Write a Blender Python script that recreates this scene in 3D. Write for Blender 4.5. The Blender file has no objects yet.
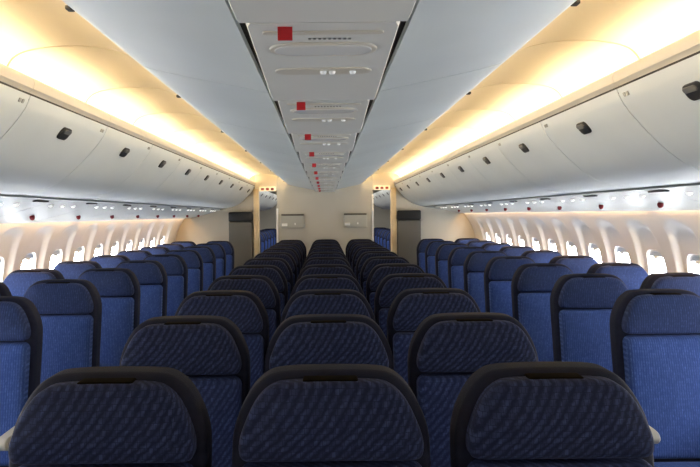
import bpy, bmesh, math
from mathutils import Vector, Matrix

SC = bpy.context.scene
COL = SC.collection
EYE = 1.505            # camera height above the cabin floor
Y0, Y1 = -1.55, 10.42  # cabin ends: wall behind the camera, end bulkhead
YN = 18.6              # end of the next cabin seen through the doorways
ORD = ['first', 'second', 'third', 'fourth', 'fifth', 'sixth', 'seventh', 'eighth', 'ninth', 'tenth',
       'eleventh', 'twelfth', 'thirteenth', 'fourteenth', 'fifteenth', 'sixteenth']

# ------------------------------------------------------------------ materials
def new_mat(name):
    m = bpy.data.materials.new(name); m.use_nodes = True
    nt = m.node_tree
    return m, nt, nt.nodes['Principled BSDF']

def plastic(name, col, rough=0.5, var=0.03, scale=6.0, spec=0.4, metallic=0.0, bump=0.0):
    m, nt, b = new_mat(name)
    tc = nt.nodes.new('ShaderNodeTexCoord')
    n = nt.nodes.new('ShaderNodeTexNoise'); n.inputs['Scale'].default_value = scale; n.inputs['Detail'].default_value = 3
    nt.links.new(tc.outputs['Object'], n.inputs['Vector'])
    r = nt.nodes.new('ShaderNodeValToRGB')
    r.color_ramp.elements[0].position = 0.3; r.color_ramp.elements[1].position = 0.7
    r.color_ramp.elements[0].color = tuple(max(0, c*(1-var)) for c in col) + (1,)
    r.color_ramp.elements[1].color = tuple(min(1, c*(1+var)) for c in col) + (1,)
    nt.links.new(n.outputs['Fac'], r.inputs['Fac'])
    nt.links.new(r.outputs['Color'], b.inputs['Base Color'])
    b.inputs['Roughness'].default_value = rough
    b.inputs['Specular IOR Level'].default_value = spec
    b.inputs['Metallic'].default_value = metallic
    if bump:
        bp = nt.nodes.new('ShaderNodeBump'); bp.inputs['Strength'].default_value = bump; bp.inputs['Distance'].default_value = 0.002
        n2 = nt.nodes.new('ShaderNodeTexNoise'); n2.inputs['Scale'].default_value = 350
        nt.links.new(tc.outputs['Object'], n2.inputs['Vector'])
        nt.links.new(n2.outputs['Fac'], bp.inputs['Height'])
        nt.links.new(bp.outputs['Normal'], b.inputs['Normal'])
    return m

def fabric(name, base, fleck, sheen_col, freq=(75, 58), slant=0.6, mixf=1.0, sheen=0.25, bands='DIAGONAL'):
    """woven seat cloth: short slanted flecks in staggered rows, over fine noise"""
    m, nt, b = new_mat(name)
    L = nt.links.new
    tc = nt.nodes.new('ShaderNodeTexCoord')
    mp = nt.nodes.new('ShaderNodeMapping')
    mp.inputs['Rotation'].default_value = (math.radians(90), 0, 0)     # x,z plane of the seat -> x,y of the texture
    L(tc.outputs['Object'], mp.inputs['Vector'])
    wv = nt.nodes.new('ShaderNodeTexWave'); wv.wave_type = 'BANDS'; wv.bands_direction = bands
    wv.inputs['Scale'].default_value = freq[0]*0.35; wv.inputs['Distortion'].default_value = 2.5
    wv.inputs['Detail'].default_value = 2; wv.inputs['Detail Scale'].default_value = 3
    L(mp.outputs['Vector'], wv.inputs['Vector'])
    br = nt.nodes.new('ShaderNodeTexBrick'); br.inputs['Scale'].default_value = freq[1]
    br.inputs['Color1'].default_value = (1, 1, 1, 1); br.inputs['Color2'].default_value = (0.35, 0.35, 0.35, 1)
    br.inputs['Mortar'].default_value = (0, 0, 0, 1); br.inputs['Mortar Size'].default_value = 0.03
    br.inputs['Brick Width'].default_value = 0.55; br.inputs['Row Height'].default_value = 0.75
    L(mp.outputs['Vector'], br.inputs['Vector'])
    ns = nt.nodes.new('ShaderNodeTexNoise'); ns.inputs['Scale'].default_value = 60; ns.inputs['Detail'].default_value = 4
    L(tc.outputs['Object'], ns.inputs['Vector'])
    mu = nt.nodes.new('ShaderNodeMath'); mu.operation = 'MULTIPLY'
    L(wv.outputs['Fac'], mu.inputs[0]); L(br.outputs['Color'], mu.inputs[1])
    mu2 = nt.nodes.new('ShaderNodeMath'); mu2.operation = 'MULTIPLY'
    L(mu.outputs[0], mu2.inputs[0]); L(ns.outputs['Fac'], mu2.inputs[1])
    mu3 = nt.nodes.new('ShaderNodeMath'); mu3.operation = 'MULTIPLY'; mu3.use_clamp = True
    L(mu2.outputs[0], mu3.inputs[0]); mu3.inputs[1].default_value = 1.8*mixf
    mx = nt.nodes.new('ShaderNodeMix'); mx.data_type = 'RGBA'
    mx.inputs['A'].default_value = base + (1,); mx.inputs['B'].default_value = fleck + (1,)
    L(mu3.outputs[0], mx.inputs['Factor'])
    L(mx.outputs['Result'], b.inputs['Base Color'])
    b.inputs['Roughness'].default_value = 0.85
    b.inputs['Specular IOR Level'].default_value = 0.15
    b.inputs['Sheen Weight'].default_value = sheen
    b.inputs['Sheen Roughness'].default_value = 0.45
    b.inputs['Sheen Tint'].default_value = sheen_col + (1,)
    bp = nt.nodes.new('ShaderNodeBump'); bp.inputs['Strength'].default_value = 0.25; bp.inputs['Distance'].default_value = 0.002
    L(mu2.outputs[0], bp.inputs['Height']); L(bp.outputs['Normal'], b.inputs['Normal'])
    return m

def glass_mat():
    m, nt, b = new_mat('window_acrylic')
    out = nt.nodes['Material Output']
    nt.nodes.remove(b)
    t = nt.nodes.new('ShaderNodeBsdfTransparent'); t.inputs['Color'].default_value = (0.96, 0.98, 1, 1)
    g = nt.nodes.new('ShaderNodeBsdfGlossy'); g.inputs['Roughness'].default_value = 0.05
    f = nt.nodes.new('ShaderNodeValue'); f.outputs[0].default_value = 0.05
    mx = nt.nodes.new('ShaderNodeMixShader')
    nt.links.new(f.outputs[0], mx.inputs[0]); nt.links.new(t.outputs[0], mx.inputs[1]); nt.links.new(g.outputs[0], mx.inputs[2])
    nt.links.new(mx.outputs[0], out.inputs['Surface'])
    return m

def emit_mat(name, col, strength):
    m, nt, b = new_mat(name)
    b.inputs['Base Color'].default_value = col + (1,)
    b.inputs['Emission Color'].default_value = col + (1,)
    b.inputs['Emission Strength'].default_value = strength
    return m

M = dict(
    bin=plastic('bin_plastic', (0.72, 0.755, 0.735), 0.42, 0.02, 3),
    binbody=plastic('bin_body_plastic', (0.5, 0.5, 0.47), 0.6),
    ceil=plastic('ceiling_panel_plastic', (0.60, 0.65, 0.65), 0.45, 0.04, 2.2),
    strip=plastic('service_strip_plastic', (0.58, 0.58, 0.54), 0.4, 0.03, 4),
    bezel=plastic('lens_bezel_plastic', (0.50, 0.47, 0.40), 0.35),
    lens=plastic('lens_plastic', (0.60, 0.60, 0.57), 0.25),
    white=plastic('white_plastic', (0.85, 0.85, 0.83), 0.3),
    cove=plastic('cove_plastic', (0.84, 0.76, 0.60), 0.7, 0.02, 2),
    coveback=plastic('cove_backing', (0.09, 0.06, 0.03), 0.8),
    valance=plastic('valance_plastic', (0.72, 0.66, 0.55), 0.5, 0.02, 3),
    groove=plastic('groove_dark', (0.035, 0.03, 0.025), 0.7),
    wall=plastic('sidewall_plastic', (0.68, 0.65, 0.61), 0.55, 0.03, 3),
    psu=plastic('service_panel_plastic', (0.25, 0.27, 0.265), 0.4, 0.02, 4),
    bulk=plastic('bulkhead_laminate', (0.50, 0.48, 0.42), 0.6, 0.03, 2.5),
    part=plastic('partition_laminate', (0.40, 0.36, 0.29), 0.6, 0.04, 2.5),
    post=plastic('post_laminate', (0.62, 0.48, 0.29), 0.5, 0.05, 3),
    dark=plastic('black_plastic', (0.012, 0.012, 0.013), 0.35),
    greydark=plastic('dark_grey_plastic', (0.10, 0.095, 0.085), 0.5),
    latch=plastic('latch_dark', (0.03, 0.03, 0.03), 0.4),
    latch2=plastic('latch_paddle', (0.16, 0.16, 0.15), 0.35),
    red=plastic('red_plastic', (0.36, 0.006, 0.010), 0.4, 0.05),
    dot=plastic('red_indicator_plastic', (0.16, 0.004, 0.008), 0.5, 0.05),
    shell=plastic('seat_shell_cloth', (0.0045, 0.0052, 0.0135), 0.7, 0.15, 40, 0.12, 0.0, 0.4),
    shellb=plastic('seat_shell_blue_cloth', (0.008, 0.011, 0.030), 0.7, 0.15, 40, 0.15, 0.0, 0.4),
    tab=plastic('brown_tab', (0.004, 0.0026, 0.001), 0.9, 0.1, 30, 0.03),
    arm=plastic('armrest_grey', (0.30, 0.30, 0.28), 0.4),
    metal=plastic('leg_metal', (0.35, 0.35, 0.36), 0.35, 0.05, 8, 0.5, 0.8),
    pocket=plastic('pocket_grey', (0.42, 0.42, 0.38), 0.5),
    pocketdark=plastic('pocket_slot', (0.12, 0.11, 0.09), 0.5),
    carpet=plastic('carpet_blue', (0.02, 0.025, 0.06), 0.95, 0.5, 90, 0.1, 0.0, 0.6),
    navy=fabric('navy_seat_cloth', (0.0034, 0.0052, 0.0185), (0.021, 0.030, 0.075), (0.25, 0.3, 0.6), sheen=0.05),  # navy cloth, made darker to carry some of the centre block's shade
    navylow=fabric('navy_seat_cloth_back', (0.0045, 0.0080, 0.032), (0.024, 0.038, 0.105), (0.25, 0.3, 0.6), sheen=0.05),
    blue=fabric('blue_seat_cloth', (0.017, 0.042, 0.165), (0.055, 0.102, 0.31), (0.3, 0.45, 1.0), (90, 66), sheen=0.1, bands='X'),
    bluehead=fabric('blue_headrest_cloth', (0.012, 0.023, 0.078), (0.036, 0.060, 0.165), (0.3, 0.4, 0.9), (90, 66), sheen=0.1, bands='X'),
    glass=glass_mat(),
    lamp=emit_mat('reading_lamp_glow', (0.9, 0.9, 0.86), 0.4),
    sign=emit_mat('sign_face', (0.75, 0.62, 0.42), 0.5),
    signred=plastic('sign_red', (0.25, 0.03, 0.02), 0.5),
    shade=plastic('window_shade', (0.60, 0.62, 0.64), 0.6),
)

# ------------------------------------------------------------------ mesh helpers
def finish(name, bm, mat, parent=None, smooth=35, loc=None):
    bmesh.ops.remove_doubles(bm, verts=bm.verts, dist=1e-5)
    bmesh.ops.recalc_face_normals(bm, faces=bm.faces)
    me = bpy.data.meshes.new(name)
    bm.to_mesh(me); bm.free()
    me.materials.append(mat)
    if smooth:
        for p in me.polygons: p.use_smooth = True
        me.set_sharp_from_angle(angle=math.radians(smooth))
    o = bpy.data.objects.new(name, me)
    COL.objects.link(o)
    if parent: o.parent = parent
    if loc: o.location = loc
    return o

def tag(o, label=None, cat=None, group=None, kind=None):
    if label: o['label'] = label
    if cat: o['category'] = cat
    if group: o['group'] = group
    if kind: o['kind'] = kind
    return o

def thing(name, label, cat, loc=(0, 0, 0), group=None, kind=None):
    o = bpy.data.objects.new(name, None); COL.objects.link(o)
    o.location = loc; o.empty_display_size = 0.1
    return tag(o, label, cat, group, kind)

def dup(root, loc, label, group=None):
    r = root.copy(); COL.objects.link(r); r.location = loc; r['label'] = label
    if group: r['group'] = group
    for ch in list(root.children):
        c = ch.copy(); COL.objects.link(c); c.parent = r
        for g in list(ch.children):
            d = g.copy(); COL.objects.link(d); d.parent = c
    return r

def box(bm, x0, x1, y0, y1, z0, z1, bev=0.0, seg=2):
    b2 = bmesh.new()
    bmesh.ops.create_cube(b2, size=1)
    for v in b2.verts:
        v.co = Vector(((x0+x1)/2 + v.co.x*(x1-x0), (y0+y1)/2 + v.co.y*(y1-y0), (z0+z1)/2 + v.co.z*(z1-z0)))
    if bev:
        bmesh.ops.bevel(b2, geom=b2.edges[:], offset=bev, segments=seg, profile=0.5, affect='EDGES')
    merge(bm, b2)

def merge(bm, b2):
    vm = {v: bm.verts.new(v.co) for v in b2.verts}
    for f in b2.faces:
        try: bm.faces.new([vm[v] for v in f.verts])
        except ValueError: pass
    b2.free()

def prism(bm, poly, y0, y1):
    """closed (x,z) polygon extruded along y"""
    a = [bm.verts.new((x, y0, z)) for x, z in poly]
    b = [bm.verts.new((x, y1, z)) for x, z in poly]
    n = len(poly)
    for i in range(n):
        j = (i+1) % n
        bm.faces.new((a[i], a[j], b[j], b[i]))
    bm.faces.new(a); bm.faces.new(b[::-1])

def chaikin(pts, n=2, closed=False):
    for _ in range(n):
        out = [] if closed else [pts[0]]
        rng = range(len(pts)) if closed else range(len(pts)-1)
        for i in rng:
            p, q = pts[i], pts[(i+1) % len(pts)]
            out.append(tuple(.75*a+.25*b for a, b in zip(p, q)))
            out.append(tuple(.25*a+.75*b for a, b in zip(p, q)))
        if not closed: out.append(pts[-1])
        pts = out
    return pts

def sheet_poly(prof, t):
    """open profile -> closed strip polygon; thickness t on the left of the travel direction"""
    off = []
    for i, p in enumerate(prof):
        a = prof[max(i-1, 0)]; b = prof[min(i+1, len(prof)-1)]
        dx, dz = b[0]-a[0], b[1]-a[1]
        l = math.hypot(dx, dz) or 1
        off.append((p[0]-dz/l*t, p[1]+dx/l*t))
    return list(prof) + off[::-1]

def mir(poly, s):
    return [(x*s, z) for x, z in poly]

def cushion(bm, outline, d_front, d_back, r, bulge, fmap, edge=4):
    """padded slab: closed outline in (u,v), depth axis w from d_front to d_back; fmap(u,v,w)->xyz"""
    us = [p[0] for p in outline]; vs = [p[1] for p in outline]
    cu, cv = (min(us)+max(us))/2, (min(vs)+max(vs))/2
    hu, hv = (max(us)-min(us))/2, (max(vs)-min(vs))/2
    rings = []
    def ring(ins, w):
        fu, fv = (hu-ins)/hu, (hv-ins)/hv
        return [bm.verts.new(fmap(cu+(u-cu)*fu, cv+(v-cv)*fv, w)) for u, v in outline]
    rb = min(r, (d_back-d_front)*.45)
    rings.append(ring(rb*.6, d_back))
    rings.append(ring(0, d_back-rb*.6))
    for k in range(edge+1):
        a = math.pi/2*k/edge
        rings.append(ring(r*(1-math.cos(a)), d_front+bulge+r*(1-math.sin(a))))
    m = min(hu, hv)
    for q in (.3, .55, .8):
        ins = r + (m-r)*q
        rings.append(ring(ins, d_front+bulge*(1-math.sin(q*math.pi/2))))
    n = len(outline)
    for a, b in zip(rings, rings[1:]):
        for i in range(n):
            j = (i+1) % n
            bm.faces.new((a[i], a[j], b[j], b[i]))
    bm.faces.new(rings[0]); bm.faces.new(rings[-1][::-1])

def rrect(u0, u1, v0, v1, r, n=5):
    out = []
    for cx, cy, a0 in ((u1-r, v1-r, 0), (u0+r, v1-r, 90), (u0+r, v0+r, 180), (u1-r, v0+r, 270)):
        for k in range(n+1):
            a = math.radians(a0+90*k/n)
            out.append((cx+r*math.cos(a), cy+r*math.sin(a)))
    return out

# ------------------------------------------------------------------ seats
TOP = 1.15
TILT = math.tan(math.radians(9))
def back_map(x, z, w):
    return (x, w+(z-TOP)*TILT, z)

def sym(half):
    """half outline (x>0, bottom to top) -> closed outline"""
    return [(x, z) for x, z in half] + [(-x, z) for x, z in reversed(half)]

SHELL = sym(chaikin([(.205, .40), (.219, .44), (.222, .70), (.224, .95), (.221, 1.03), (.185, 1.105), (.145, 1.141), (.105, 1.1495), (.0, 1.151)], 2)[:-1])
HEAD = sym(chaikin([(.165, .970), (.196, .972), (.2035, .997), (.197, 1.032), (.168, 1.096), (.132, 1.129), (.095, 1.136), (.0, 1.137)], 2)[:-1])

def make_seat(name, label, cat, fab_head, fab_low, shell, group, arms):
    t = thing(name, label, cat, group=group)
    bm = bmesh.new(); cushion(bm, SHELL, 0.0, .085, .022, 0.0, back_map)
    finish('back_shell', bm, shell, t)
    bm = bmesh.new(); cushion(bm, HEAD, -.068, .006, .022, .012, back_map)
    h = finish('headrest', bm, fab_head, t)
    bm = bmesh.new()
    cushion(bm, rrect(-.062, .062, 1.126, 1.1405, .006, 3), -.036, .004, .004, 0.0, back_map, 2)
    finish('headrest_tab', bm, M['tab'], h)
    bm = bmesh.new(); cushion(bm, rrect(-.204, .204, .46, .961, .03), -.082, .008, .026, .016, back_map)
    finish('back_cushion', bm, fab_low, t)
    bm = bmesh.new()
    cushion(bm, rrect(-.212, .212, -.64, -.17, .05), -.475, -.355, .035, .012, lambda u, v, w: (u, v, -w))
    finish('seat_cushion', bm, fab_low, t)
    for s in arms:
        bm = bmesh.new()
        prof = chaikin([(-.07, .63), (-.07, .655), (-.10, .665), (-.36, .66), (-.41, .657), (-.43, .635), (-.415, .61), (-.36, .60), (-.10, .595), (-.07, .605)], 2, True)
        cushion(bm, prof, -.024, .024, .01, 0.0, lambda u, v, w, s=s: (s*.25+w, u, v), 3)
        a = finish('armrest', bm, M['arm'], t)
        bm = bmesh.new()
        sup = chaikin([(-.09, .60), (-.14, .60), (-.16, .50), (-.30, .37), (-.12, .37), (-.10, .45)], 1, True)
        cushion(bm, sup, -.016, .016, .006, 0.0, lambda u, v, w, s=s: (s*.25+w, u, v), 2)
        finish('armrest_support', bm, shell, a)
    bm = bmesh.new()
    box(bm, -.215, .215, -.56, -.52, .31, .35, .008); box(bm, -.215, .215, -.2, -.16, .31, .35, .008)
    box(bm, -.2, .2, -.6, -.1, .345, .357, .004)
    finish('seat_frame', bm, M['metal'], t)
    for s in (-1, 1):
        bm = bmesh.new()
        box(bm, s*.15-.018, s*.15+.018, -.555, -.525, .0, .32, .006)
        finish('leg', bm, M['metal'], t)
        bm = bmesh.new()
        box(bm, s*.15-.018, s*.15+.018, -.195, -.165, .0, .32, .006)
        finish('leg', bm, M['metal'], t)
    return t

PITCH = .81
NEAR_C, NEAR_S = 1.54, 3.02
CX = .008
# centre block: three columns of dark navy seats
protoC = {}
colname = {-1: 'left column of the centre block', 0: 'middle column of the centre block', 1: 'right column of the centre block'}
def rowword(n, total):
    if n == 0: return 'nearest row'
    if n == total-1: return 'last row, against the bulkhead'
    return ORD[n] + ' row from the camera'
for n in range(11):
    for c in (-1, 0, 1):
        lab = 'dark navy cloth seat, %s, %s' % (colname[c], rowword(n, 11))
        loc = (CX+c*.5, NEAR_C+PITCH*n, 0)
        key = 'end' if c == 1 else 'mid'
        if key not in protoC:
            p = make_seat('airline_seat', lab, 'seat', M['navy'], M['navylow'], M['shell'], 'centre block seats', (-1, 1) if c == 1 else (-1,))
            p.location = loc; protoC[key] = p
        else:
            dup(protoC[key], loc, lab, 'centre block seats')
# side blocks: pairs of blue seats
protoS = {}
def side_seat(key, loc, lab, group):
    if key not in protoS:
        arms = {'L': (-1,), 'LA': (-1, 1), 'R': (1,), 'RA': (-1, 1)}[key]
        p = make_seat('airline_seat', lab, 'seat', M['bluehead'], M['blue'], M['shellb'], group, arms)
        p.location = loc; protoS[key] = p
    else:
        dup(protoS[key], loc, lab, group)
NS = 9
for n in range(NS):
    y = NEAR_S+PITCH*n
    rw = 'nearest row' if n == 0 else ('last row before the end wall' if n == NS-1 else ORD[n]+' row from the camera')
    for s, side in ((-1, 'left'), (1, 'right')):
        side_seat('LA' if s < 0 else 'RA', (s*1.50, y, 0), 'bright blue cloth seat on the %s aisle, %s' % (side, rw), '%s block aisle seats' % side)
        side_seat('L' if s < 0 else 'R', (s*2.0, y, 0), 'bright blue cloth seat beside the %s windows, %s' % (side, rw), '%s block window seats' % side)
# the next cabin, glimpsed through the two doorways
for n in range(7):
    for s, side in ((-1, 'left'), (1, 'right')):
        side_seat('LA' if s < 0 else 'RA', (s*1.45, 13.0+PITCH*n, 0), 'blue seat of the next cabin glimpsed through the %s doorway' % side, 'seats beyond the %s doorway' % side)

# ------------------------------------------------------------------ shell of the cabin
def struct(name, bm, mat, label, cat, parent=None, smooth=35):
    o = finish(name, bm, mat, parent, smooth)
    if parent is None: tag(o, label, cat, None, 'structure')
    return o

bm = bmesh.new(); box(bm, -2.36, 2.36, Y0-.1, YN, -.06, 0)
struct('floor', bm, M['carpet'], 'dark blue carpeted cabin floor under the seats', 'floor')

# outer crown above the bins (closes the tube)
bm = bmesh.new()
crown = [(2.40, 1.45), (2.3, 1.75), (2.0, 2.05), (1.5, 2.24), (.8, 2.33), (0, 2.36)]
crown = crown + [(-x, z) for x, z in reversed(crown[:-1])]
prism(bm, sheet_poly(crown, -.04), Y0-.1, YN)
ceil = struct('ceiling', bm, M['ceil'], 'pale grey curved ceiling panels sloping up from the central strip', 'ceiling')
def Z(h): return EYE+h
WING = [(.172, Z(.378)), (.25, Z(.395)), (.40, Z(.425)), (.52, Z(.452)), (.565, Z(.468)), (.572, Z(.482)), (.565, Z(.492))]
wy = [-1.35+1.15*k for k in range(12)]
wy = [y for y in wy if y < Y1] + [Y1]
for s in (-1, 1):
    for a, b in zip(wy, wy[1:]):
        bm = bmesh.new()
        prism(bm, mir(sheet_poly(chaikin(WING, 1), .012), s), a+.0035, b-.0035)
        finish('ceiling_panel', bm, M['ceil'], ceil)
        bm = bmesh.new()
        xx = .575*s
        box(bm, min(xx-.008, xx+.008), max(xx-.008, xx+.008), a+.585, a+.610, Z(.470), Z(.480), .003)
        if a > Y0+.3: finish('edge_clip', bm, M['groove'], ceil)
        else: bm.free()
    # upright side of the centre housing behind the wings
    bm = bmesh.new(); box(bm, min(.49*s, .50*s), max(.49*s, .50*s), Y0, Y1, Z(.46), 2.33)
    finish('housing_side', bm, M['cove'], ceil)
bm = bmesh.new(); box(bm, -.19, .19, Y0, Y1, Z(.405), Z(.42))
finish('strip_backing', bm, M['groove'], ceil)

# central service strip: one panel per seat row
def make_strip(lab):
    t = thing('ceiling_service_panel', lab, 'service panel', group='service panels of the central ceiling strip')
    zb = Z(.335)
    bm = bmesh.new()
    # plan: narrow at the near end, wider at the far end
    pts = [(-.128, 0), (.128, 0), (.134, .02), (.147, .74), (.147, .804), (-.147, .804), (-.147, .74), (-.134, .02)]
    lo = [bm.verts.new((x, y, zb)) for x, y in pts]
    mid = [bm.verts.new((x*1.03, y, zb+.008)) for x, y in pts]
    hi = [bm.verts.new((x*1.03, y, zb+.045)) for x, y in pts]
    for A, B in ((lo, mid), (mid, hi)):
        for i in range(8):
            j = (i+1) % 8
            bm.faces.new((A[i], A[j], B[j], B[i]))
    bm.faces.new(lo[::-1]); bm.faces.new(hi)
    finish('panel', bm, M['strip'], t, 25)
    # pill shaped reading lamp bezel with its lens
    bm = bmesh.new()
    cushion(bm, rrect(-.108, .108, .13, .235, .05, 8), zb-.004, zb+.004, .003, 0, lambda u, v, w: (u, v, w), 3)
    bz = finish('lamp_bezel', bm, M['bezel'], t)
    bm = bmesh.new()
    cushion(bm, rrect(-.098, .098, .140, .222, .04, 8), zb-.0055, zb, .002, 0, lambda u, v, w: (u, v, w), 3)
    finish('lamp_lens', bm, M['lens'], bz)
    for y0, y1, hw, m in ((.048, .068, .112, 'bezel'), (.36, .425, .112, 'bezel')):
        bm = bmesh.new()
        cushion(bm, rrect(-hw, hw, y0, y1, (y1-y0)*.45, 6), zb-.003, zb+.004, .002, 0, lambda u, v, w: (u, v, w), 3)
        finish('groove_band', bm, M[m], t)
    for x in (-.0, .02, .068):
        bm = bmesh.new()
        bmesh.ops.create_cone(bm, cap_ends=True, segments=16, radius1=.006, radius2=.009, depth=.008, matrix=Matrix.Translation((x, .39, zb-.005)))
        finish('air_nozzle', bm, M['white'], t)
    bm = bmesh.new()
    for k in range(9):
        box(bm, -.028+k*.0095, -.028+k*.0095+.005, 0.100, .107, zb-.002, zb+.003)
    finish('vent_holes', bm, M['latch2'], t)
    bm = bmesh.new()
    box(bm, -.081, -.0545, .020, .025, zb-.024, zb+.003, .001)
    finish('red_marker', bm, M['red'], t)['label'] = 'small square red marker hanging from the strip'
    return t
st = None
SY0 = 1.19
for k in range(-3, 12):
    y = SY0+PITCH*k
    if y+.80 > Y1: break
    nv = k+1
    if k <= -2: lab = 'grey service panel of the ceiling strip, overhead behind the camera'
    else: lab = 'grey service panel with red marker on ceiling strip, %s from the camera' % ORD[nv]
    if st is None:
        st = make_strip(lab); st.location = (0, y, 0)
    else:
        dup(st, (0, y, 0), lab)

# ------------------------------------------------------------------ cove lights
COVE = chaikin([(1.135, Z(.455)), (1.158, Z(.50)), (1.150, Z(.565)), (1.10, Z(.605)), (1.0, Z(.622)), (.886, Z(.626)), (.78, Z(.612)), (.68, Z(.58)), (.58, Z(.535)), (.505, Z(.51))], 2)
cy = [Y0+.004] + [2.475+.81*k for k in range(-4, 10)] + [Y1-.01]
cy = [y for y in cy if y > Y0]
nseg = len(cy)-1
for s, side in ((-1, 'left'), (1, 'right')):
    for i, (a, b) in enumerate(zip(cy, cy[1:])):
        vis = i-2
        far = nseg-1-i
        lab = 'warm glowing curved cove panel above the %s bins, %s from the end bulkhead' % (side, ORD[far] if far < 16 else 'far')
        t = thing('cove_light', lab, 'cove light', (0, (a+b)/2, 0), 'cove lights above the %s bins' % side)
        h = (b-a)/2-.008
        bm = bmesh.new()
        # each panel bows very slightly outward between its seams
        N = 6
        poly = sheet_poly(COVE, -.01)
        n = len(poly)
        rings = []
        for q in range(N+1):
            f = q/N*2-1
            bow = .010*(1-f*f)
            rings.append([bm.verts.new((s*(x+bow*(.6 if x > .9 else 0)), f*h, z+bow)) for x, z in poly])
        for A, B in zip(rings, rings[1:]):
            for p in range(n):
                r = (p+1) % n
                bm.faces.new((A[p], A[r], B[r], B[p]))
        bm.faces.new(rings[0]); bm.faces.new(rings[-1][::-1])
        finish('cove_panel', bm, M['cove'], t)
        bm = bmesh.new()
        prism(bm, mir(sheet_poly([(1.172, Z(.45)), (1.176, Z(.57)), (1.11, Z(.628)), (1.0, Z(.646)), (.886, Z(.65)), (.78, Z(.636)), (.66, Z(.60)), (.505, Z(.53))], -.006), s), -h-.0075, h+.0075)
        finish('cove_backing', bm, M['coveback'], t)
        # slim lamp tube in the trough behind the lip
        bm = bmesh.new()
        bmesh.ops.create_cone(bm, cap_ends=True, segments=12, radius1=.006, radius2=.006, depth=2*h-.04,
                              matrix=Matrix.Translation((s*1.105, 0, Z(.470))) @ Matrix.Rotation(math.pi/2, 4, 'X'))
        finish('lamp_tube', bm, M['white'], t)
        L = bpy.data.lights.new('cove_lamp', 'AREA'); L.shape = 'RECTANGLE'
        L.size = .034; L.size_y = b-a-.02
        L.energy = 1.0; L.color = (1.0, 0.82, 0.54)
        lo = bpy.data.objects.new('cove_lamp', L); COL.objects.link(lo)
        lo.location = (s*1.104, (a+b)/2, Z(.484))
        lo.rotation_euler = (math.pi, 0, 0)      # shines upward
        L = bpy.data.lights.new('cove_rim_fill', 'AREA'); L.shape = 'RECTANGLE'  # added unseen fill that evens the glow over the upper cove
        L.size = .03; L.size_y = b-a-.02; L.energy = 3.1; L.color = (1.0, 0.79, 0.50)
        lo = bpy.data.objects.new('cove_rim_fill', L); COL.objects.link(lo)
        lo.location = (s*.535, (a+b)/2, Z(.485)); lo.rotation_euler = (math.pi, 0, 0)
    # valance lip below the cove
    bm = bmesh.new()
    lip = [(1.073, Z(.462)), (1.060, Z(.470)), (1.056, Z(.490)), (1.060, Z(.508)), (1.066, Z(.512)), (1.072, Z(.508)), (1.080, Z(.48)), (1.14, Z(.455)), (1.14, Z(.448)), (1.08, Z(.455))]
    yb = [2.485+.88*k for k in range(-5, 10)]
    yb = [max(Y0, v) for v in yb if v > Y0-.8 and v < Y1-.3]
    ye = yb + [Y1-.01]
    for a, b in zip(ye, ye[1:]):
        if b-a > .05: prism(bm, mir(lip, s), a+.0015, b-.0015)
    struct('trim_%d' % (1 if s < 0 else 2), bm, M['valance'], 'cream valance lip running between the %s cove light and the bins' % side, 'trim')
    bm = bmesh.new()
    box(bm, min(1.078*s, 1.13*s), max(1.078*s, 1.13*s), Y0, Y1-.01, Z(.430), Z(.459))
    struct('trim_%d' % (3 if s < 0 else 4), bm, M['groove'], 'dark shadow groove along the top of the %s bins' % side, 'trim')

# ------------------------------------------------------------------ overhead bins
DOOR = chaikin([(1.0715, Z(.447)), (1.079, Z(.426)), (1.093, Z(.395)), (1.145, Z(.328)), (1.255, Z(.215)), (1.34, Z(.158)), (1.43, Z(.125)), (1.50, Z(.110)), (1.525, Z(.112))], 2)
def make_bin(s, lab, grp, length):
    t = thing('overhead_bin', lab, 'overhead bin', group=grp)
    h = length/2-.003
    bm = bmesh.new()
    prism(bm, mir(sheet_poly(DOOR, .016), s), -h, h)
    d = finish('door', bm, M['bin'], t)
    bm = bmesh.new()
    poly = [(1.095, Z(.44)), (1.115, Z(.395)), (1.165, Z(.335)), (1.275, Z(.225)), (1.36, Z(.170)), (1.45, Z(.137)), (1.56, Z(.118)), (1.9, Z(.30)), (1.85, Z(.43)), (1.6, Z(.50)), (1.2, Z(.44))]
    prism(bm, mir(poly, s), -h-.0025, h+.0025)
    finish('bin_body', bm, M['binbody'], t)
    # latch: dark oval recess with a lighter paddle, lying on the door face
    p, q = Vector((1.098, 0, Z(.387))), Vector((1.145, 0, Z(.328)))
    tdir = (q-p).normalized(); nrm = Vector((-abs(tdir.z), 0, -abs(tdir.x)))
    c = (p*.55+q*.45)
    def fm(u, v, w):
        P = c + tdir*v + nrm*(-w) + Vector((0, u, 0))
        return (P.x*s, P.y, P.z)
    bm = bmesh.new()
    cushion(bm, rrect(-.050, .050, -.029, .029, .022, 6), -.007, .004, .003, 0, fm, 2)
    la = finish('latch', bm, M['latch'], d)
    bm = bmesh.new()
    cushion(bm, rrect(-.030, .044, -.023, -.002, .010, 5), -.011, -.004, .003, 0, fm, 2)
    finish('latch_paddle', bm, M['latch2'], d)
    # little row placard beside the seam, at the top of the door
    p2 = Vector((1.0815, 0, Z(.420)))
    def fm2(u, v, w):
        P = p2 + Vector((.45, 0, -.89)).normalized()*v + Vector((-.89, 0, -.45)).normalized()*(-w) + Vector((0, u, 0))
        return (P.x*s, P.y, P.z)
    bm = bmesh.new()
    for u in (.365, .39):
        cushion(bm, rrect(u, u+.014, -.008, .008, .003, 2), -.004, .002, .001, 0, fm2, 1)
    finish('seat_row_placard', bm, M['pocket'], d)
    return t
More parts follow.
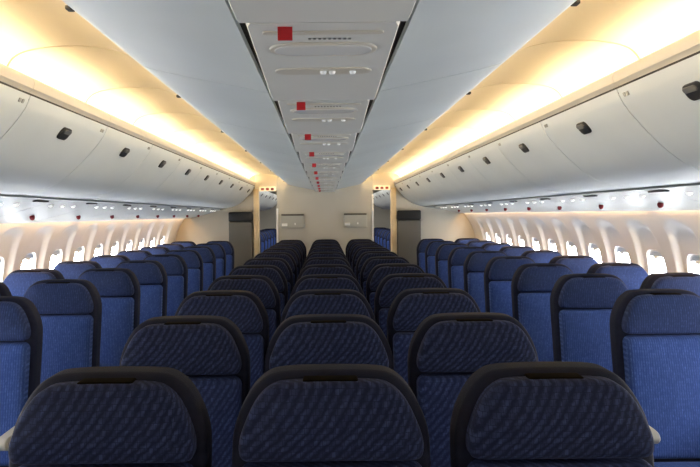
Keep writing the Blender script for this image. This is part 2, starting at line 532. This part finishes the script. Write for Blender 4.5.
for s, side in ((-1, 'left'), (1, 'right')):
    proto = None
    ys = [2.045+.88*k for k in range(-4, 10)]
    ys = [y for y in ys if y-.44 > Y0-.02 and y+.44 < Y1]
    for i, y in enumerate(ys):
        far = len(ys)-1-i
        lab = 'closed pale grey overhead bin on the %s side, %s from the end wall' % (side, ORD[far])
        if proto is None:
            proto = make_bin(s, lab, 'overhead bins on the %s side' % side, .88); proto.location = (0, y, 0)
        else: dup(proto, (0, y, 0), lab)
    ylast = ys[-1]+.44
    if Y1-ylast > .1:
        short = make_bin(s, 'short overhead bin on the %s side, jammed against the end wall' % side, 'overhead bins on the %s side' % side, Y1-ylast-.01)
        short.location = (0, (ylast+Y1)/2, 0)
        for ch in list(short.children):
            for g in list(ch.children):
                if g.name.startswith('seat_row'): bpy.data.objects.remove(g)
    for k in range(7):
        dup(proto, (0, 11.2+.88*k, 0), 'overhead bin of the next cabin glimpsed through the %s doorway' % side, 'bins beyond the %s doorway' % side)

# ------------------------------------------------------------------ side service panels
PS = [(1.505, Z(.101)), (1.60, Z(.085)), (1.80, Z(.056)), (2.0, Z(.016)), (2.06, Z(.000)), (2.075, Z(.004))]
PSR, PSL = PS, [(1.505, Z(.101)), (1.60, Z(.082)), (1.80, Z(.026)), (2.0, Z(-.022)), (2.06, Z(-.036)), (2.075, Z(-.032))]
def make_psu(s, lab, grp):
    PS = PSL if s < 0 else PSR
    t = thing('passenger_service_unit', lab, 'service panel', group=grp)
    bm = bmesh.new()
    prism(bm, mir(sheet_poly(PS, .007), s), -.402, .402)
    finish('panel', bm, M['psu'], t)
    def onp(L):
        for a, b in zip(PS, PS[1:]):
            if a[0] <= L <= b[0]:
                f = (L-a[0])/(b[0]-a[0]); return a[1]+(b[1]-a[1])*f
        return PS[-1][1]
    def disc(name, L, y, r, mat, d=.012, drop=-.002):
        bm = bmesh.new()
        bmesh.ops.create_uvsphere(bm, u_segments=16, v_segments=8, radius=1, matrix=Matrix.Translation((s*L, y, onp(L)-drop)) @ Matrix.Diagonal((r, r, d, 1)))
        return finish(name, bm, mat, t)
    disc('red_indicator', 1.86, 0, .0165, M['dot'], .020, .010)['label'] = 'round red indicator'
    for y in (-.28, -.10, .08):
        disc('reading_light', 1.63, y, .016, M['lamp'], .016)
    bm = bmesh.new()
    z = onp(1.56)
    cushion(bm, rrect(1.540, 1.560, .11, .29, .008, 4), z-.006, z+.010, .004, 0, lambda u, v, w: (s*u, v, w), 2)
    finish('shadow_gap_strip', bm, M['dark'], t)  # black strip paints in the shadow gap along the bin edge
    return t
for s, side, ph in ((-1, 'left', 4.32), (1, 'right', 4.58)):
    proto = None
    ys = [ph+.81*k for k in range(-8, 12)]
    ys = [y for y in ys if y-.405 > Y0 and y+.405 < Y1]
    for i, y in enumerate(ys):
        far = len(ys)-1-i
        lab = 'service unit with red indicator under the %s bins, %s from the end wall' % (side, ORD[far])
        if proto is None:
            proto = make_psu(s, lab, 'service units under the %s bins' % side); proto.location = (0, y, 0)
        else: dup(proto, (0, y, 0), lab)
    rest = ys[-1]+.405
    bm = bmesh.new()
    prism(bm, mir(sheet_poly(PSL if s < 0 else PSR, .007), s), rest+.002, Y1-.005)
    struct('trim_%d' % (5 if s < 0 else 6), bm, M['psu'], 'plain filler panel under the %s bins beside the end wall' % side, 'trim')

# ------------------------------------------------------------------ side walls with windows
def wall_x(z):
    pts = [(0, 2.20), (.3, 2.265), (.7, 2.31), (1.0, 2.315), (1.15, 2.30), (1.3, 2.255), (1.42, 2.19), (1.5, 2.125), (1.56, 2.08)]
    for (z0, x0), (z1, x1) in zip(pts, pts[1:]):
        if z0 <= z <= z1:
            f = (z-z0)/(z1-z0)
            return x0+(x1-x0)*f
    return pts[-1][1] if z > 1 else pts[0][1]
# smooth the profile
def wall_xs(z):
    return sum(wall_x(min(max(z+d, 0), 1.56)) for d in (-.06, -.04, -.02, 0, .02, .04, .06))/7
def sstep(a, b, x):
    t = min(max((x-a)/(b-a), 0), 1); return t*t*(3-2*t)
WP, WC, WHW, WHH = .545, 1.03, .130, .200
def recess(u, z):
    """depth of the scooped window bay"""
    hw = .215 - .05*sstep(1.15, 1.44, z)
    du = 1-sstep(hw-.055, hw, abs(u))
    top = 1.455 - 2.2*u*u
    dz = (1-sstep(top-.07, top, z))*sstep(.62, .74, z)
    return .036*du*dz
def wall_pt(s, yc, u, z):
    return (s*(wall_xs(z)+recess(u, z)), yc+u, z)
def squircle(a):
    c, sn = math.cos(a), math.sin(a)
    p = 2/3.6
    return (WHW*math.copysign(abs(c)**p, c), WHH*math.copysign(abs(sn)**p, sn))
wk = list(range(-11, 9))
wall_end_y = 5.35+WP*8+WP/2
widx = 0
for s, side in ((-1, 'left'), (1, 'right')):
    bm = bmesh.new()
    zlo, zhi = .42, 1.545
    hp = WP/2
    NA = 72
    corner = [math.atan2(zz-WC, uu) % (2*math.pi) for uu in (hp, -hp) for zz in (zlo, zhi)]
    angs = sorted([2*math.pi*i/NA for i in range(NA)] + corner)
    def outer(a):
        c, sn = math.cos(a), math.sin(a)
        t = 1e9
        if abs(c) > 1e-9: t = min(t, (hp if c > 0 else -hp)/c)
        if abs(sn) > 1e-9: t = min(t, ((zhi-WC) if sn > 0 else (zlo-WC))/sn)
        return (c*t, sn*t)
    NR = 26
    for k in wk:
        yc = 5.35+WP*k
        rings = []
        for r in range(NR+1):
            f = (r/NR)**1.15
            row = []
            for a in angs:
                i0 = squircle(a); o0 = outer(a)
                u = i0[0]+(o0[0]-i0[0])*f; z = WC+i0[1]+(o0[1]-i0[1])*f
                row.append(bm.verts.new(wall_pt(s, yc, u, z)))
            rings.append(row)
        # reveal going outward to the pane
        rev = []
        for dpt, sh in ((.006, .985), (.026, .95)):
            row = []
            for a in angs:
                i0 = squircle(a)
                P = wall_pt(s, yc, i0[0]*sh, WC+i0[1]*sh)
                row.append(bm.verts.new((P[0]+s*dpt, P[1], P[2])))
            rev.append(row)
        allr = rev[::-1] + rings
        n = len(angs)
        for A, B in zip(allr, allr[1:]):
            for i in range(n):
                j = (i+1) % n
                try: bm.faces.new((A[i], A[j], B[j], B[i]))
                except ValueError: pass
    # dado below, and plain stretches at both ends
    ya, yb = 5.35+WP*wk[0]-hp, 5.35+WP*wk[-1]+hp
    zs = [0, .1, .2, .3, .42]
    def strip(y0, y1, zs):
        A = [bm.verts.new((s*wall_xs(z), y0, z)) for z in zs]
        B = [bm.verts.new((s*wall_xs(z), y1, z)) for z in zs]
        for i in range(len(zs)-1): bm.faces.new((A[i], A[i+1], B[i+1], B[i]))
    strip(ya, yb, zs)
    zf = [0, .1, .2, .3, .42] + [.42+(zhi-.42)*i/20 for i in range(1, 21)]
    strip(Y0-.1, ya, zf); strip(yb, YN, zf)
    w = finish('wall_%s' % side, bm, M['wall'], None, 40)
    tag(w, 'cream %s cabin sidewall with a scooped bay around each window' % side, 'wall', None, 'structure')
    # outer skin closing the gap above the sidewall lining
    bm = bmesh.new()
    prism(bm, mir([(2.06, 1.56), (2.08, 1.545), (2.42, 1.545), (2.42, 1.58)], s), Y0-.1, YN)
    finish('lining_ledge', bm, M['wall'], w)
    wxp = wall_xs(WC)+.036+.018
    for k in wk:
        widx += 1
        yc = 5.35+WP*k
        t = thing('window_%d' % widx, 'bright oval window in the %s sidewall, %s counted from the end wall' % (side, ORD[len(wk)-1-(k-wk[0])] if len(wk)-1-(k-wk[0]) < 16 else 'far back'), 'window', (s*wxp, yc, WC), None, 'structure')
        def ringpts(sc, x, z0=-9, z1=9):
            out = []
            for i in range(48):
                p = squircle(2*math.pi*i/48)
                out.append((x, p[0]*sc, min(max(p[1]*sc, z0), z1)))
            return out
        bm = bmesh.new()
        R = [[bm.verts.new((s*x+s*(wall_xs(WC+v)-wall_xs(WC)), u, v)) for x, u, v in ringpts(sc, xx)] for sc, xx in ((.97, .0), (.97, .014), (.90, .014), (.90, .0))]
        for A, B in zip(R, R[1:]+R[:1]):
            for i in range(48):
                j = (i+1) % 48
                bm.faces.new((A[i], A[j], B[j], B[i]))
        finish('window_frame', bm, M['white'], t)
        bm = bmesh.new()
        vs = [bm.verts.new((s*.012+s*(wall_xs(WC+v)-wall_xs(WC)), u, v)) for x, u, v in ringpts(.93, 0)]
        bm.faces.new(vs)
        finish('pane', bm, M['glass'], t, 0)
        # shade pulled a little way down, with its grip
        bm = bmesh.new()
        A = ringpts(.93, -.001, .150); 
        f = [bm.verts.new((s*(x+wall_xs(WC+v)-wall_xs(WC)), u, v)) for x, u, v in A]
        g = [bm.verts.new((s*(x+.004+wall_xs(WC+v)-wall_xs(WC)), u, v)) for x, u, v in A]
        bm.faces.new(f); bm.faces.new(g[::-1])
        for i in range(48):
            j = (i+1) % 48
            if (Vector(f[i].co)-Vector(f[j].co)).length > 1e-6: bm.faces.new((f[i], f[j], g[j], g[i]))
        sh = finish('shade', bm, M['shade'], t, 0)
        bm = bmesh.new()
        dx = wall_xs(WC+.14)-wall_xs(WC)
        box(bm, min(s*(dx-.016), s*dx), max(s*(dx-.016), s*dx), -.03, .03, .136, .152, .003)
        finish('shade_grip', bm, M['shade'], sh)
        P = bpy.data.lights.new('window_portal', 'AREA'); P.shape = 'RECTANGLE'; P.size = .19; P.size_y = .27
        P.cycles.is_portal = True
        po = bpy.data.objects.new('window_portal', P); COL.objects.link(po)
        po.location = (s*(wxp+.04), yc, WC-.03)
        po.rotation_euler = (0, s*math.pi/2, 0)
        P.size, P.size_y = .36, .24
    # warm wash lamp in the slot between the service units and the sidewall
    for k in range(8):
        L = bpy.data.lights.new('wash_lamp', 'AREA'); L.shape = 'RECTANGLE'; L.size = .02; L.size_y = 1.4
        L.energy = 3.4; L.color = (1, .62, .30)
        lo = bpy.data.objects.new('wash_lamp', L); COL.objects.link(lo)
        lo.location = (s*2.095, Y0+.8+1.48*k, Z(.022 if s > 0 else -.012))

# ------------------------------------------------------------------ end walls
CORN = [(.70, 0), (.70, Z(.44)), (.572, Z(.468)), (.172, Z(.378)), (.15, Z(.34))]
bm = bmesh.new()
prism(bm, [(-.735, 0), (.735, 0), (.735, 2.3), (-.735, 2.3)], Y1, Y1+.06)
bulk = struct('wall_end', bm, M['bulk'], 'plain cream bulkhead closing the centre block at the cabin end', 'wall', None, 0)
for s, side in ((-1, 'left'), (1, 'right')):
    # partition outboard of the doorway
    bm = bmesh.new()
    poly = [(1.07, 0), (2.6, 0), (2.6, 2.3), (1.07, 2.3)]
    prism(bm, mir(poly, s), Y1, Y1+.06)
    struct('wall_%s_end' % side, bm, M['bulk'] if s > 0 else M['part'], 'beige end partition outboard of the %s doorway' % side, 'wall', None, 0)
    # header over the doorway
    bm = bmesh.new(); box(bm, min(.735*s, 1.07*s), max(.735*s, 1.07*s), Y1, Y1+.06, Z(.37), 2.3)
    struct('door_%d' % (1 if s < 0 else 2), bm, M['valance'], 'cream header over the open %s aisle doorway' % side, 'doorway', None, 0)
    bm = bmesh.new(); box(bm, min(1.01*s, 1.09*s), max(1.01*s, 1.09*s), Y1-.05, Y1+.10, 0, Z(.40), .008)
    struct('trim_%d' % (7 if s < 0 else 8), bm, M['post'], 'tan upright post on the outer edge of the %s doorway' % side, 'trim')
    bm = bmesh.new(); box(bm, min(.715*s, .745*s), max(.715*s, .745*s), Y1-.02, Y1+.08, 0, Z(.10 if s < 0 else .30), .006)
    struct('trim_%d' % (9 if s < 0 else 10), bm, M['white'], 'white edge strip on the %s edge of the bulkhead' % side, 'trim')
    # lit sign on the header
    t = thing('lit_sign', 'small warm lit sign box with three reddish marks over the %s doorway' % side, 'sign', (s*.875, Y1, Z(.40)), 'lit signs over the doorways')
    bm = bmesh.new(); box(bm, -.125, .125, -.035, 0, -.035, .035, .006)
    finish('housing', bm, M['sign'], t)
    for x in (-.075, 0, .075):
        bm = bmesh.new(); cushion(bm, rrect(x-.024, x+.024, -.020, .016, .012, 4), -.040, -.033, .002, 0, lambda u, v, w: (u, w, v), 2)
        finish('sign_mark', bm, M['signred'], t)
    # literature pocket on the bulkhead
    xc = -.495 if s < 0 else .462
    t = thing('literature_pocket', 'grey literature pocket on the bulkhead, near its %s edge' % side, 'pocket', (xc, Y1, Z(-.095)), 'literature pockets on the bulkhead')
    bm = bmesh.new(); cushion(bm, rrect(-.178, .178, -.11, .085, .012, 3), -.045, 0, .008, 0.004, lambda u, v, w: (u, w, v), 3)
    pk = finish('pocket_body', bm, M['pocket'], t)
    bm = bmesh.new(); box(bm, -.172, .172, -.052, -.002, .083, .108, .003)
    finish('pocket_rim', bm, M['pocketdark'], t)
    bm = bmesh.new(); box(bm, .03, .045, -.050, -.044, -.06, -.03, .001); box(bm, -.165, -.08, -.050, -.044, -.075, -.035, .001)
    finish('pocket_label', bm, M['white'], t)
    # folded unit with a black top, mounted on the end partition
    x0, x1 = (1.11, 1.47) if s < 0 else (1.10, 1.46)
    t = thing('folded_crew_seat', 'dark grey folded unit with black top on the %s end partition' % side, 'crew seat', (s*(x0+x1)/2, Y1, 0), 'folded units on the end partitions')
    hw = (x1-x0)/2
    bm = bmesh.new(); cushion(bm, rrect(-hw, hw, .62, Z(-.10), .02, 3), -.07, 0, .012, .006, lambda u, v, w: (u, w, v), 3)
    finish('back_pad', bm, M['greydark'], t)
    bm = bmesh.new(); cushion(bm, rrect(-hw, hw, Z(-.095), Z(.05), .02, 3), -.085, 0, .012, .006, lambda u, v, w: (u, w, v), 3)
    finish('head_pad', bm, M['dark'], t)
    bm = bmesh.new(); box(bm, -hw+.03, hw-.03, -.10, 0, .40, .62, .01)
    finish('seat_pan', bm, M['greydark'], t)

# wall behind the camera and far wall of the next cabin
bm = bmesh.new(); box(bm, -2.6, 2.6, Y0-.1, Y0-.02, 0, 2.4)
struct('wall_front', bm, M['part'], 'beige partition behind the camera', 'wall', None, 0)
bm = bmesh.new(); box(bm, -2.6, 2.6, YN-.08, YN, 0, 2.4)
struct('wall_back', bm, M['bulk'], 'cream far wall of the next cabin', 'wall', None, 0)
for y in (12.5, 15.5):  # added fill lights that brighten the next cabin, no fitting behind them
    L = bpy.data.lights.new('next_cabin_fill', 'AREA'); L.shape = 'RECTANGLE'; L.size = 1.6; L.size_y = 2.4
    L.energy = 45; L.color = (1, .95, .88)
    lo = bpy.data.objects.new('next_cabin_fill', L); COL.objects.link(lo); lo.location = (0, y, 2.25)

# ------------------------------------------------------------------ daylight
w = bpy.data.worlds.new('daylight'); SC.world = w; w.use_nodes = True
bg = w.node_tree.nodes['Background']
bg.inputs['Color'].default_value = (0.96, 0.98, 1.0, 1)
bg.inputs['Strength'].default_value = 26.0

# ------------------------------------------------------------------ camera
cam = bpy.data.cameras.new('camera'); co = bpy.data.objects.new('camera', cam); COL.objects.link(co)
cam.sensor_fit = 'HORIZONTAL'; cam.sensor_width = 36; cam.lens = 680/700*36
cam.shift_x = 25/700; cam.shift_y = -19/700
cam.clip_start = .02
k = .011
co.matrix_world = Matrix(((math.cos(k), math.sin(k), 0, 0), (0, 0, -1, 0), (-math.sin(k), math.cos(k), 0, EYE), (0, 0, 0, 1)))
SC.camera = co

SC.view_settings.view_transform = 'Standard'
SC.view_settings.exposure = 0.6
SC.cycles.use_denoising = True
SC.cycles.max_bounces = 14
SC.cycles.diffuse_bounces = 8
SC.cycles.transparent_max_bounces = 12
SC.cycles.caustics_reflective = False
SC.cycles.sample_clamp_indirect = 6
